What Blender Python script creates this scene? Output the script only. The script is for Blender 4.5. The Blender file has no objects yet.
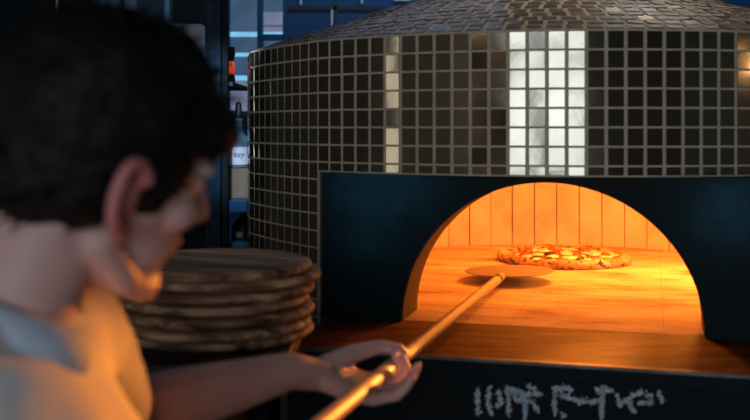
import bpy, bmesh, math, random
from mathutils import Vector, Matrix, noise

random.seed(11)
SC = bpy.context.scene
COL = SC.collection
PI = math.pi
HE = 1.55                                   # eye height of the camera

# ------------------------------------------------------------------ camera
cd = bpy.data.cameras.new('camera')
cam = bpy.data.objects.new('camera', cd)
COL.objects.link(cam)
cam.location = (0, 0, HE)
cam.rotation_euler = (PI / 2, 0, 0)
cd.sensor_width = 36.0
cd.lens = 48.0
cd.shift_y = -82.0 / 750.0                  # horizon sits at row 128 of 420
cd.clip_start = 0.05
cd.dof.use_dof = True
cd.dof.focus_distance = 2.75
cd.dof.aperture_fstop = 3.4
SC.camera = cam

# ------------------------------------------------------------------ world, exposure
w = bpy.data.worlds.new('room_air')
SC.world = w
w.use_nodes = True
w.node_tree.nodes['Background'].inputs[0].default_value = (0.10, 0.20, 0.32, 1)
w.node_tree.nodes['Background'].inputs[1].default_value = 0.05
SC.view_settings.view_transform = 'Standard'
SC.view_settings.look = 'None'
SC.view_settings.exposure = 0.0
SC.view_settings.gamma = 1.0
SC.view_settings.use_curve_mapping = False


def area(name, loc, target, sx, sy, power, color):
    l = bpy.data.lights.new(name, 'AREA')
    l.shape = 'RECTANGLE'
    l.size, l.size_y, l.energy, l.color = sx, sy, power, color
    o = bpy.data.objects.new(name, l)
    COL.objects.link(o)
    o.location = loc
    o.rotation_euler = (Vector(target) - Vector(loc)).to_track_quat('-Z', 'Y').to_euler()
    return o


# daylight in the window of the wall behind the photographer
area('window_daylight', (-0.55, -2.46, 1.72), (-0.55, 0, 1.72), 2.1, 1.7, 41, (0.88, 0.96, 1.0))
# daylight in the narrow window of the left wall
area('side_window_daylight', (-2.46, 0.90, 1.75), (0, 0.90, 1.75), 0.20, 1.5, 1.6, (1.0, 0.86, 0.70))
# ceiling downlight over the oven's roof
sl = bpy.data.lights.new('ceiling_downlight', 'SPOT')
sl.energy, sl.color, sl.spot_size, sl.spot_blend, sl.shadow_soft_size = 48, (1.0, 0.80, 0.58), math.radians(62), 0.7, 0.05
so = bpy.data.objects.new('ceiling_downlight', sl)
COL.objects.link(so)
so.location = (1.0, 2.95, 3.0)
so.rotation_euler = (Vector((0.62, 2.75, 1.9)) - so.location).to_track_quat('-Z', 'Y').to_euler()

# added warm fill, no fixture: brightens the walls the tiles mirror
wl = bpy.data.lights.new('corner_fill', 'POINT')
wl.energy, wl.color, wl.shadow_soft_size = 5, (1.0, 0.66, 0.38), 0.05
wlo = bpy.data.objects.new('corner_fill', wl)
COL.objects.link(wlo)
wlo.location = (-1.95, -1.75, 2.35)
# warm pendant over the pass on the right
rl = bpy.data.lights.new('pendant_glow', 'POINT')
rl.energy, rl.color, rl.shadow_soft_size = 1.4, (1.0, 0.52, 0.20), 0.035
rlo = bpy.data.objects.new('pendant_glow', rl)
COL.objects.link(rlo)
rlo.location = (2.72, 0.66, HE + 0.24)
# added cool fill aimed at the bottle shelf, an invented source
hl = bpy.data.lights.new('shelf_fill_spot', 'SPOT')
hl.energy, hl.color, hl.spot_size, hl.spot_blend, hl.shadow_soft_size = 85, (0.62, 0.80, 1.0), math.radians(20), 0.6, 0.03
hlo = bpy.data.objects.new('shelf_fill_spot', hl)
COL.objects.link(hlo)
hlo.location = (-0.37, 1.95, 2.25)
hlo.rotation_euler = (Vector((-0.45, 3.2, 1.45)) - hlo.location).to_track_quat('-Z', 'Y').to_euler()
# invented cool source under the ceiling, added to brighten the navy wall
area('back_wall_fill', (0.5, 3.75, 3.0), (0.5, 4.3, 1.9), 1.9, 0.06, 14, (0.55, 0.78, 1.0))

# ------------------------------------------------------------------ node helpers
def new_mat(name):
    m = bpy.data.materials.new(name)
    m.use_nodes = True
    nt = m.node_tree
    return m, nt, nt.nodes['Principled BSDF']


def srgb(r, g, b):
    f = lambda c: (c / 255 / 12.92) if c <= 10 else ((c / 255 + 0.055) / 1.055) ** 2.4
    return (f(r), f(g), f(b), 1)


def node(nt, t, **kw):
    n = nt.nodes.new(t)
    for k, v in kw.items():
        if k in n.inputs:
            n.inputs[k].default_value = v
        else:
            setattr(n, k, v)
    return n


def coords(nt, scale=(1, 1, 1), rot=(0, 0, 0), rnd=False):
    tc = node(nt, 'ShaderNodeTexCoord')
    mp = node(nt, 'ShaderNodeMapping')
    mp.inputs['Scale'].default_value = scale
    mp.inputs['Rotation'].default_value = rot
    nt.links.new(tc.outputs['Object'], mp.inputs['Vector'])
    if rnd:
        oi = node(nt, 'ShaderNodeObjectInfo')
        mu = node(nt, 'ShaderNodeMath', operation='MULTIPLY')
        mu.inputs[1].default_value = 37.0
        nt.links.new(oi.outputs['Random'], mu.inputs[0])
        nt.links.new(mu.outputs[0], mp.inputs['Location'])
    return mp.outputs['Vector']


def ramp(nt, fac, stops):
    r = node(nt, 'ShaderNodeValToRGB')
    e = r.color_ramp.elements
    while len(e) < len(stops):
        e.new(0.5)
    for i, (p, c) in enumerate(stops):
        e[i].position = p
        e[i].color = c
    nt.links.new(fac, r.inputs['Fac'])
    return r.outputs['Color']


def noisy(name, stops, scale=8, stretch=(1, 1, 1), rough=0.6, metal=0.0, bump=0.0, detail=5, rnd=False, spec=0.5, rot=(0, 0, 0), bscale=None):
    """principled material whose colour runs over a noise texture"""
    m, nt, b = new_mat(name)
    v = coords(nt, stretch, rot, rnd)
    n = node(nt, 'ShaderNodeTexNoise', Scale=scale, Detail=detail, Roughness=0.6)
    nt.links.new(v, n.inputs['Vector'])
    nt.links.new(ramp(nt, n.outputs['Fac'], stops), b.inputs['Base Color'])
    b.inputs['Roughness'].default_value = rough
    b.inputs['Metallic'].default_value = metal
    b.inputs['Specular IOR Level'].default_value = spec
    if bump:
        n2 = node(nt, 'ShaderNodeTexNoise', Scale=bscale or scale * 3, Detail=6)
        nt.links.new(v, n2.inputs['Vector'])
        bp = node(nt, 'ShaderNodeBump', Strength=bump, Distance=0.01)
        nt.links.new(n2.outputs['Fac'], bp.inputs['Height'])
        nt.links.new(bp.outputs['Normal'], b.inputs['Normal'])
    return m


def g(v, a=1.0):
    return (v, v, v, 1)


def c3(r, gg, b):
    return (r, gg, b, 1)


def emit(name, col, strength, scale=6, lo=0.6):
    m, nt, b = new_mat(name)
    v = coords(nt)
    n = node(nt, 'ShaderNodeTexNoise', Scale=scale, Detail=6)
    nt.links.new(v, n.inputs['Vector'])
    dark = tuple(c * lo for c in col[:3]) + (1,)
    nt.links.new(ramp(nt, n.outputs['Fac'], [(0.3, dark), (0.7, col)]), b.inputs['Emission Color'])
    b.inputs['Emission Strength'].default_value = strength
    b.inputs['Base Color'].default_value = (0.05, 0.06, 0.08, 1)
    b.inputs['Roughness'].default_value = 0.3
    return m


M = {}
M['plaster'] = noisy('dark_plaster', [(0.3, c3(.018, .028, .038)), (0.7, c3(.03, .042, .055))], 3, rough=0.8, bump=0.2)
M['navy'] = noisy('navy_panel_paint', [(0.3, c3(.006, .050, .150)), (0.7, c3(.009, .066, .185))], 2, rough=0.45, bump=0.05, spec=0.2)
M['brownwall'] = noisy('brown_limewash', [(0.3, c3(.17, .12, .085)), (0.5, c3(.24, .17, .12)), (0.7, c3(.32, .24, .17))], 1.6, (1, 1, .5), rough=0.85, bump=0.2)
M['concrete'] = noisy('dark_concrete', [(0.3, c3(.03, .03, .032)), (0.7, c3(.055, .053, .05))], 4, rough=0.7, bump=0.3)
M['trim'] = noisy('black_trim', [(0.3, c3(.008, .012, .018)), (0.7, c3(.014, .02, .03))], 6, rough=0.5)
M['palestrip'] = noisy('pale_strip', [(0.3, c3(.35, .5, .62)), (0.7, c3(.45, .6, .7))], 9, rough=0.4)
M['greywall'] = noisy('grey_limewash', [(0.3, c3(.13, .15, .13)), (0.7, c3(.22, .24, .21))], 1.6, (1, 1, .5), rough=0.85, bump=0.2)
M['grout'] = noisy('beige_grout', [(0.3, c3(.48, .43, .33)), (0.7, c3(.62, .56, .44))], 40, rough=0.9, bump=0.3)
M['roofgrout'] = noisy('pale_roof_grout', [(0.3, c3(.44, .38, .30)), (0.7, c3(.56, .50, .41))], 40, rough=0.9, bump=0.3)
M['tile'] = noisy('dark_mirror_tile', [(0.35, c3(.26, .245, .21)), (0.65, c3(.345, .325, .275))], 6, rough=0.09, metal=0.88, bump=0.035, bscale=14)
M['rooftile'] = noisy('brown_roof_tile', [(0.3, c3(.07, .048, .030)), (0.7, c3(.15, .108, .072))], 14, rough=0.35, bump=0.1)
M['steel'] = noisy('blackened_steel', [(0.35, c3(.003, .008, .011)), (0.56, c3(.005, .013, .021)), (0.72, c3(.016, .062, .12))], 2.6, rough=0.55, bump=0.12, detail=8, spec=0.10)
M['basesteel'] = noisy('black_base_steel', [(0.3, c3(.006, .010, .013)), (0.8, c3(.012, .02, .026))], 4, rough=0.6, bump=0.15, spec=0.08)
M['edge'] = noisy('worn_steel_edge', [(0.35, c3(.03, .03, .032)), (0.7, c3(.24, .23, .23))], 9, rough=0.5, metal=0.3)
M['hearth'] = noisy('brown_hearth_stone', [(0.28, c3(.035, .009, .006)), (0.46, c3(.12, .036, .014)), (0.62, c3(.22, .075, .028))], 5, (1, 4.5, 1), rough=0.65, spec=0.2, bump=0.25, rot=(0, 0, 0.27))
M['jamb'] = noisy('sooty_jamb_brick', [(0.3, c3(.035, .022, .015)), (0.7, c3(.10, .058, .038))], 12, rough=0.8, bump=0.4)
M['brick'] = noisy('pale_firebrick', [(0.25, c3(.46, .34, .24)), (0.5, c3(.64, .54, .41)), (0.75, c3(.72, .63, .51))], 7, rough=0.85, bump=0.35)
M['mortar'] = noisy('dark_joint', [(0.3, c3(.10, .06, .04)), (0.7, c3(.16, .10, .07))], 20, rough=0.95)
M['dome'] = noisy('dome_lining', [(0.3, c3(.48, .38, .28)), (0.7, c3(.62, .52, .40))], 6, rough=0.9, bump=0.3)
M['chalk'] = noisy('worn_pale_paint', [(0.3, c3(.36, .54, .72)), (0.7, c3(.72, .86, .97))], 60, rough=0.8)
M['blade'] = noisy('brushed_peel_metal', [(0.3, c3(.20, .165, .13)), (0.7, c3(.30, .25, .20))], 10, (1, 6, 1), rough=0.5, metal=0.35)
M['handle'] = noisy('pale_handle_wood', [(0.3, c3(.50, .33, .18)), (0.7, c3(.70, .52, .32))], 6, (9, 1.2, 9), rough=0.5, bump=0.05)
M['black'] = noisy('black_lacquer', [(0.3, c3(.006, .008, .010)), (0.7, c3(.012, .015, .018))], 6, rough=0.5)
M['char'] = noisy('charred_log', [(0.4, c3(.02, .015, .012)), (0.7, c3(.10, .05, .02))], 14, rough=0.9, bump=0.6)



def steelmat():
    """black steel with two bluish patches of light painted into its colour"""
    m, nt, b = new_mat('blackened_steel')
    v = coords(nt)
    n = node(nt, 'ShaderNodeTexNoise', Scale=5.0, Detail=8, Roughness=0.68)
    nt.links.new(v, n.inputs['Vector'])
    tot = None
    for c, r_ in (((-0.52, -0.75, 1.42), 0.30), ((0.20, -0.95, 1.40), 0.16)):  # centre and radius of the bluish light painted into the steel
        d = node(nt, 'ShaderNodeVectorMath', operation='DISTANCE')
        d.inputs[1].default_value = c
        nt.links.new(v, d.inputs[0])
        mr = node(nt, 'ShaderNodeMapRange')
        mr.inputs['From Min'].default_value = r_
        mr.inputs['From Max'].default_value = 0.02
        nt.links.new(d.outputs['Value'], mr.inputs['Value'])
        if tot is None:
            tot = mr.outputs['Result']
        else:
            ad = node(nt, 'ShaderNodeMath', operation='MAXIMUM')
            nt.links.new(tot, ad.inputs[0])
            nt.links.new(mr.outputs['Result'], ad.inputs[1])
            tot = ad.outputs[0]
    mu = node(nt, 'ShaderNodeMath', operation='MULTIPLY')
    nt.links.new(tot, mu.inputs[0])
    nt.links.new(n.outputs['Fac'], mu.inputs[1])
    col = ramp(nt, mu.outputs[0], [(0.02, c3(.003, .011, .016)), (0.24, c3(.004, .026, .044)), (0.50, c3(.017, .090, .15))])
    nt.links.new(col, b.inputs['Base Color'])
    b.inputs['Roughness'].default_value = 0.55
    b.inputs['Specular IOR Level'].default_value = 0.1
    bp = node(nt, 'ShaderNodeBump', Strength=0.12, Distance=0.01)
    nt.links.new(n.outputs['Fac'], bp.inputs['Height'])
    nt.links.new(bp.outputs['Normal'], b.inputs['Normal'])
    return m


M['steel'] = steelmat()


def firefloor():
    m, nt, b = new_mat('oven_floor_tile')
    v = coords(nt, (1, 1, 1), (0, 0, 0.27))
    n1 = node(nt, 'ShaderNodeTexNoise', Scale=4.0, Detail=8, Roughness=0.65)
    mp = node(nt, 'ShaderNodeMapping')
    mp.inputs['Scale'].default_value = (1.0, 3.0, 1)
    nt.links.new(v, mp.inputs['Vector'])
    nt.links.new(mp.outputs['Vector'], n1.inputs['Vector'])
    col = ramp(nt, n1.outputs['Fac'], [(0.30, c3(.20, .11, .065)), (0.40, c3(.44, .29, .19)), (0.52, c3(.60, .46, .33)), (0.66, c3(.72, .62, .50))])
    br = node(nt, 'ShaderNodeTexBrick', Scale=1.0)
    br.offset = 0.0
    br.inputs['Brick Width'].default_value = 0.32
    br.inputs['Row Height'].default_value = 0.32
    br.inputs['Mortar Size'].default_value = 0.0012
    br.inputs['Mortar Smooth'].default_value = 0.6
    nt.links.new(v, br.inputs['Vector'])
    mix = node(nt, 'ShaderNodeMix', data_type='RGBA')
    nt.links.new(br.outputs['Fac'], mix.inputs['Factor'])
    nt.links.new(col, mix.inputs['A'])
    mix.inputs['B'].default_value = c3(.36, .26, .17)
    # scattered crumbs of soot
    vo = node(nt, 'ShaderNodeTexNoise', Scale=42.0, Detail=3)
    nt.links.new(v, vo.inputs['Vector'])
    spots = ramp(nt, vo.outputs['Fac'], [(0.27, g(.45)), (0.33, g(1))])
    mul = node(nt, 'ShaderNodeMix', data_type='RGBA', blend_type='MULTIPLY')
    mul.inputs['Factor'].default_value = 1.0
    nt.links.new(mix.outputs['Result'], mul.inputs['A'])
    nt.links.new(spots, mul.inputs['B'])
    nt.links.new(mul.outputs['Result'], b.inputs['Base Color'])
    b.inputs['Roughness'].default_value = 0.8
    bp = node(nt, 'ShaderNodeBump', Strength=0.3, Distance=0.01)
    nt.links.new(n1.outputs['Fac'], bp.inputs['Height'])
    nt.links.new(bp.outputs['Normal'], b.inputs['Normal'])
    return m


M['ovenfloor'] = firefloor()


# ------------------------------------------------------------------ mesh helpers
def link(name, me, mat, parent=None, smooth=False):
    o = bpy.data.objects.new(name, me)
    COL.objects.link(o)
    if mat:
        me.materials.append(mat)
    if smooth:
        for p in me.polygons:
            p.use_smooth = True
    if parent is not None:
        off = wloc(parent)
        me.transform(Matrix.Translation(-off))
        o.parent = parent
    return o


def wloc(o):
    v = Vector((0, 0, 0))
    while o is not None:
        v += o.location
        o = o.parent
    return v


def obj(name, bm, mat, parent=None, smooth=False, recalc=True):
    if recalc:
        bmesh.ops.recalc_face_normals(bm, faces=bm.faces)
    me = bpy.data.meshes.new(name)
    bm.to_mesh(me)
    bm.free()
    return link(name, me, mat, parent, smooth)


def tag(o, label=None, cat=None, group=None, kind=None):
    if label: o['label'] = label
    if cat: o['category'] = cat
    if group: o['group'] = group
    if kind: o['kind'] = kind
    return o


def thing(name, label, cat, loc=(0, 0, 0), group=None):
    o = bpy.data.objects.new(name, None)
    o.empty_display_size = 0.1
    COL.objects.link(o)
    o.location = loc
    return tag(o, label, cat, group)


def box(bm, x0, x1, y0, y1, z0, z1, mtx=None, bevel=0.0):
    r = bmesh.ops.create_cube(bm, size=1.0)
    vs = r['verts']
    for v in vs:
        v.co = Vector(((x0 + x1) / 2 + v.co.x * (x1 - x0), (y0 + y1) / 2 + v.co.y * (y1 - y0), (z0 + z1) / 2 + v.co.z * (z1 - z0)))
    if bevel:
        es = list({e for v in vs for e in v.link_edges})
        r2 = bmesh.ops.bevel(bm, geom=es, offset=bevel, segments=2, affect='EDGES', profile=0.5)
        vs = list({v for f in r2['faces'] for v in f.verts} | {v for v in vs if v.is_valid})
    if mtx is not None:
        for v in vs:
            if v.is_valid:
                v.co = mtx @ v.co


def frame(dirv):
    d = Vector(dirv).normalized()
    u = d.orthogonal().normalized()
    return u, d.cross(u), d


def tube(bm, pts, radii, seg=12, caps=True):
    rings = []
    n = len(pts)
    pts = [Vector(p) for p in pts]
    u = None
    for i, p in enumerate(pts):
        d = (pts[min(i + 1, n - 1)] - pts[max(i - 1, 0)]).normalized()
        if u is None:
            u = d.orthogonal().normalized()
        else:
            u = (u - d * u.dot(d)).normalized()
        v = d.cross(u)
        rings.append([bm.verts.new(p + (u * math.cos(2 * PI * k / seg) + v * math.sin(2 * PI * k / seg)) * radii[i]) for k in range(seg)])
    for a, b in zip(rings, rings[1:]):
        for k in range(seg):
            bm.faces.new((a[k], a[(k + 1) % seg], b[(k + 1) % seg], b[k]))
    if caps:
        bm.faces.new(rings[0][::-1])
        bm.faces.new(rings[-1])


def lathe(bm, prof, centre=(0, 0, 0), seg=32, caps=True):
    c = Vector(centre)
    rings = []
    for r, z in prof:
        if r < 1e-6:
            rings.append([bm.verts.new(c + Vector((0, 0, z)))])
        else:
            rings.append([bm.verts.new(c + Vector((r * math.cos(2 * PI * k / seg), r * math.sin(2 * PI * k / seg), z))) for k in range(seg)])
    for a, b in zip(rings, rings[1:]):
        for k in range(seg):
            k2 = (k + 1) % seg
            if len(a) == 1 and len(b) == 1: continue
            if len(a) == 1: bm.faces.new((a[0], b[k2], b[k]))
            elif len(b) == 1: bm.faces.new((a[k], a[k2], b[0]))
            else: bm.faces.new((a[k], a[k2], b[k2], b[k]))
    for ring in (rings[0], rings[-1]):
        if len(ring) > 1 and caps:
            bm.faces.new(ring)


def ball(bm, c, r, mtx=None, sub=3):
    """ellipsoid; r a number or three radii"""
    if not hasattr(r, '__len__'): r = (r, r, r)
    vs = bmesh.ops.create_icosphere(bm, subdivisions=sub, radius=1.0)['verts']
    for v in vs:
        p = Vector((v.co.x * r[0], v.co.y * r[1], v.co.z * r[2]))
        if mtx is not None: p = mtx @ p
        v.co = p + Vector(c)


def chain(bm, pts, radii, seg=14):
    """round-ended limb: cones between joints and a ball at every joint"""
    pts = [Vector(p) for p in pts]
    for p, r in zip(pts, radii):
        ball(bm, p, r, sub=2)
    for i in range(len(pts) - 1):
        tube(bm, [pts[i], pts[i + 1]], [radii[i], radii[i + 1]], seg)


def loft(bm, secs, seg=28):
    """closed body from elliptical sections (centre, axis_a, radius_a, axis_b, radius_b)"""
    rings = []
    for c, a, ra, b, rb in secs:
        c, a, b = Vector(c), Vector(a).normalized(), Vector(b).normalized()
        rings.append([bm.verts.new(c + a * (ra * math.cos(2 * PI * k / seg)) + b * (rb * math.sin(2 * PI * k / seg))) for k in range(seg)])
    for p, q in zip(rings, rings[1:]):
        for k in range(seg):
            bm.faces.new((p[k], p[(k + 1) % seg], q[(k + 1) % seg], q[k]))
    bm.faces.new(rings[0][::-1])
    bm.faces.new(rings[-1])


def remesh(bm, voxel, smooth_it=4, factor=0.5):
    """grow one continuous surface out of the overlapping closed pieces in bm"""
    bmesh.ops.recalc_face_normals(bm, faces=bm.faces)
    me = bpy.data.meshes.new('tmp')
    bm.to_mesh(me)
    bm.free()
    o = bpy.data.objects.new('tmp', me)
    COL.objects.link(o)
    md = o.modifiers.new('r', 'REMESH')
    md.mode = 'VOXEL'
    md.voxel_size = voxel
    md.use_smooth_shade = True
    ms = o.modifiers.new('s', 'SMOOTH')
    ms.iterations = smooth_it
    ms.factor = factor
    dg = bpy.context.evaluated_depsgraph_get()
    me2 = bpy.data.meshes.new_from_object(o.evaluated_get(dg))
    bpy.data.objects.remove(o)
    bpy.data.meshes.remove(me)
    return me2


def px(x, y, Y):
    """the point at depth Y seen at pixel (x, y) of the photograph"""
    return Vector(((x - 375) * Y / 1000.0, Y, HE - (y - 128) * Y / 1000.0))


# ================================================================== the room
def wall(name, quads, mat):
    bm = bmesh.new()
    for q in quads: box(bm, *q)
    return tag(obj(name, bm, mat), kind='structure')


XL, XR, YF, YB, ZC = -2.4, 3.2, -2.4, 4.3, 3.05
wall('floor', [(XL - .1, XR + .1, YF - .1, YB + .1, -.1, 0)], M['concrete'])
wall('ceiling', [(XL - .1, XR + .1, YF - .1, YB + .1, ZC, ZC + .1)], M['plaster'])
wall('wall_right', [(XR, XR + .1, YF - .1, YB + .1, 0, ZC)], M['greywall'])
# left wall with a narrow window opening
wall('wall_left', [(XL - .1, XL, YF, 0.80, 0, ZC), (XL - .1, XL, 1.0, YB, 0, ZC), (XL - .1, XL, 0.80, 1.0, 0, 1.0), (XL - .1, XL, 0.80, 1.0, 2.5, ZC)], M['brownwall'])
# front wall (behind the photographer) with a wide window opening
wx0, wx1, wz0, wz1 = -1.6, 0.5, 0.87, 2.57
wall('wall_front', [(XL, wx0, YF - .1, YF, 0, ZC), (wx1, XR, YF - .1, YF, 0, ZC), (wx0, wx1, YF - .1, YF, 0, wz0), (wx0, wx1, YF - .1, YF, wz1, ZC)], M['brownwall'])
wall('trim_1', [(wx0, wx1, YF - .04, YF + .02, 1.95, 2.0), (-0.80, -0.66, YF - .04, YF + .02, wz0, wz1), (wx0 - .05, wx0, YF - .04, YF + .02, wz0, wz1), (wx1, wx1 + .05, YF - .04, YF + .02, wz0, wz1)], M['trim'])
# back wall: a frosted window, and a lit-looking panel given an added glow
YW = 4.28


def wpx(x, y):
    p = px(x, y, YW)
    return p.x, p.z


bx0, bz1 = wpx(228, -60)
bx1, bz0 = wpx(284, 112)
tx0, tz1 = wpx(96, -60)
tx1, tz0 = wpx(171, 60)
wall('wall_back_left', [(XL, tx0, YB - .02, YB + .1, 0, ZC), (tx0, tx1, YB - .02, YB + .1, 0, tz0), (tx0, tx1, YB - .02, YB + .1, tz1, ZC),
                     (tx1, bx0 - .08, YB - .02, YB + .1, 0, ZC)], M['basesteel'])  # left part of the back wall, coloured near black
wall('wall_back', [(bx0 - .08, bx0, YB - .02, YB + .1, 0, ZC), (bx0, bx1, YB - .02, YB + .1, 0, bz0), (bx0, bx1, YB - .02, YB + .1, bz1, ZC),
                   (bx1, XR, YB - .02, YB + .1, 0, ZC)], M['navy'])

M['frost'] = emit('frosted_glass', srgb(52, 84, 116), 1.0, 9, 0.55)
M['barglint'] = emit('glowing_bar_glint', srgb(120, 190, 225), 1.15, 12, 0.8)  # bright reflections on the bars, put in as emission
M['lav'] = emit('pale_frosted_glass', srgb(118, 128, 160), 1.0, 10, 0.55)
M['tealglow'] = emit('dim_teal_glow', srgb(16, 40, 54), 1.0, 9, 0.5)


def pane(name, x0, y0, x1, y1, mat, parent, dy=0.0):
    a, b = wpx(x0, y0), wpx(x1, y1)
    bm = bmesh.new()
    box(bm, a[0], b[0], YB + .02 + dy, YB + .035 + dy, b[1], a[1])
    return obj(name, bm, mat, parent)


w1 = tag(bpy.data.objects.new('window_1', None), kind='structure')
COL.objects.link(w1)
w1.location = (wpx(256, 0)[0], YB, bz0)
for y0, y1 in ((-60, 31), (36, 52), (56, 75), (80, 112)):
    pane('frosted_pane', 228, y0, 258, y1, M['frost'] if y0 < 80 else M['lav'], w1)
for y0, y1 in ((31, 36), (52, 56), (75, 80)):
    pane('bar_glint', 228, y0, 258, y1, M['barglint'], w1)
for y0, y1, m in ((-60, 11, 'frost'), (11, 24, 'lav'), (24, 26, 'frost'), (26, 31, 'lav'), (31, 34.5, 'barglint'), (40, 60, 'frost'), (60, 112, 'lav')):
    pane('frosted_pane', 262, y0, 283.5, y1, M[m], w1)  # the barglint piece is a bar reflection put in as emission, no pane
bm = bmesh.new()
for (a, b, c, d) in ((257.5, -60, 262.5, 112), (262, 34.5, 284, 40), (283, -60, 287, 114), (226, 111, 287, 115), (225, -60, 229, 114)):
    p, q = wpx(a, b), wpx(c, d)
    box(bm, p[0], q[0], YB - .035, YB + .03, q[1], p[1])
obj('window_or_panel_frame', bm, M['navy'], w1)
w2 = tag(bpy.data.objects.new('glow_panel', None), kind='structure')  # teal panel, its lit look put in as glow; no window
COL.objects.link(w2)
w2.location = (wpx(130, 0)[0], YB, tz0)
pane('teal_panel', 96, -60, 163, 60, M['tealglow'], w2)
M['teal2'] = emit('teal_edge_glow', srgb(24, 62, 86), 1.0, 9, 0.7)
pane('panel_edge', 163, -60, 170, 60, M['teal2'], w2)
bm = bmesh.new()
for (a, b, c, d) in ((93, -60, 97, 62), (170, -60, 173, 62), (93, 58, 173, 62), (120, -60, 122, 62)):
    p, q = wpx(a, b), wpx(c, d)
    box(bm, p[0], q[0], YB - .03, YB + .03, q[1], p[1])
obj('window_or_panel_frame', bm, M['trim'], w2)
# panel joints on the navy wall, and thin reflections built as pale strips
bm = bmesh.new()
for (a, b, c, d) in ((287, 6.5, 480, 10), (287, 36, 480, 38.5), (334, -60, 337, 120)):
    p, q = wpx(a, b), wpx(c, d)
    box(bm, p[0], q[0], YB - .028, YB - .019, q[1], p[1])
tag(obj('trim_2', bm, M['trim']), kind='structure')
bm = bmesh.new()
for (a, b, c, d) in ((331, 10, 333, 36), (300, -60, 302, 5), (361, -60, 363, 4), (394, -1, 430, 1)):
    p, q = wpx(a, b), wpx(c, d)
    box(bm, p[0], q[0], YB - .030, YB - .019, q[1], p[1])
tag(obj('glint_strips', bm, M['palestrip']), kind='structure')

# ================================================================== the oven
K = 0.425                       # hearth below eye level
ZF = HE - K                     # level of the oven floor
ZB0, ZB1 = HE - 0.101, HE + 0.203   # tiled band
CD = Vector((0.51, 2.95))       # drum centre
RD = 0.90
NV = Vector((-0.267, -0.9637))  # outward axis of the mouth
TV = Vector((0.9637, -0.267))   # along the front
MC = Vector((0.361, 2.103))     # centre of the mouth in the front plane


def fp(s, d, z):
    """s along the front, d outwards from the front plane"""
    p = MC + TV * s + NV * d
    return Vector((p.x, p.y, z))


oven = thing('pizza_oven', 'large round pizza oven clad in small dark glossy tiles with a glowing arched mouth', 'oven', (CD.x, CD.y, 0))


# outline of the drum, clockwise from the left corner over the front
def arc_pt(phi):
    return CD + Vector((math.sin(phi), -math.cos(phi))) * RD


phc = -0.6
while True:
    p = arc_pt(phc)
    if 375 + 1000 * p.x / p.y <= 320.5: break
    phc -= 0.002
corner = arc_pt(phc)
sil = Vector((-0.332, 2.66))
outl = [arc_pt(phc + (PI - phc) * i / 160) for i in range(161)]
back = [CD + Vector((math.sin(a), -math.cos(a))) * 0.878 for a in [(-PI + 0.02) + i * 0.04 for i in range(200)] if a < -1.42]
outl += back + [sil]
for i in range(1, 12):        # the flatter left flank, faintly bowed
    t = i / 12
    p = sil.lerp(corner, t)
    n = Vector((-(corner - sil).y, (corner - sil).x)).normalized()
    if n.x > 0: n = -n
    outl.append(p + n * (0.012 * 4 * t * (1 - t)))
NO = len(outl)


class Perim:
    def __init__(self, scale):
        self.p = [CD + (q - CD) * scale for q in outl]
        self.s = [0.0]
        for i in range(NO):
            self.s.append(self.s[-1] + (self.p[(i + 1) % NO] - self.p[i]).length)
        self.L = self.s[-1]

    def at(self, t):
        t %= self.L
        lo, hi = 0, NO
        while hi - lo > 1:
            m = (lo + hi) // 2
            if self.s[m] <= t: lo = m
            else: hi = m
        a, b = self.p[lo], self.p[(lo + 1) % NO]
        f = (t - self.s[lo]) / max(1e-9, self.s[lo + 1] - self.s[lo])
        d = (b - a).normalized()
        n = Vector((d.y, -d.x))
        return a.lerp(b, f), n


P0 = Perim(1.0)
s_front1 = P0.s[130]


def tile_quad(bm, q, nrm, inset=0.0012, lift=0.0016, jit=0.0002):
    """one slightly pillowed tile; q four corners counter-clockwise seen from outside"""
    c = sum(q, Vector()) / 4
    ta, tb_ = random.gauss(0, jit), random.gauss(0, jit)
    lo = [bm.verts.new(v - nrm * 0.002) for v in q]
    hi = [bm.verts.new(v + (c - v).normalized() * inset * 1.3 + nrm * (lift + ta * sa + tb_ * sb_)) for v, sa, sb_ in zip(q, (-1, 1, 1, -1), (-1, -1, 1, 1))]
    bm.faces.new(hi)
    for k in range(4):
        bm.faces.new((lo[k], lo[(k + 1) % 4], hi[(k + 1) % 4], hi[k]))


def tile_rows(bm, per, s0, s1, ztop, zbot, pitch=0.04, gap=0.0060):
    n = round((s1 - s0) / pitch)
    st = (s1 - s0) / n
    for i in range(n):
        a, na = per.at(s0 + i * st + gap / 2)
        b, nb = per.at(s0 + (i + 1) * st - gap / 2)
        nm = (na + nb).normalized()
        n3 = Vector((nm.x, nm.y, 0))
        z = ztop - 0.003
        while z > zbot + 0.008:
            zb = max(z - (pitch - gap * .45), zbot + 0.003)
            tile_quad(bm, [Vector((a.x, a.y, zb)), Vector((b.x, b.y, zb)), Vector((b.x, b.y, z)), Vector((a.x, a.y, z))], n3)
            z -= pitch


def ring_wall(bm, s_list, z0, z1, thick=0.03):
    a = [P0.at(s) for s in s_list]
    r = []
    for p, n in a:
        q = p - n * thick
        r.append([bm.verts.new((p.x, p.y, z0)), bm.verts.new((p.x, p.y, z1)), bm.verts.new((q.x, q.y, z1)), bm.verts.new((q.x, q.y, z0))])
    for u, v in zip(r, r[1:]):
        for k in range(4):
            bm.faces.new((u[k], v[k], v[(k + 1) % 4], u[(k + 1) % 4]))
    return r


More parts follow.
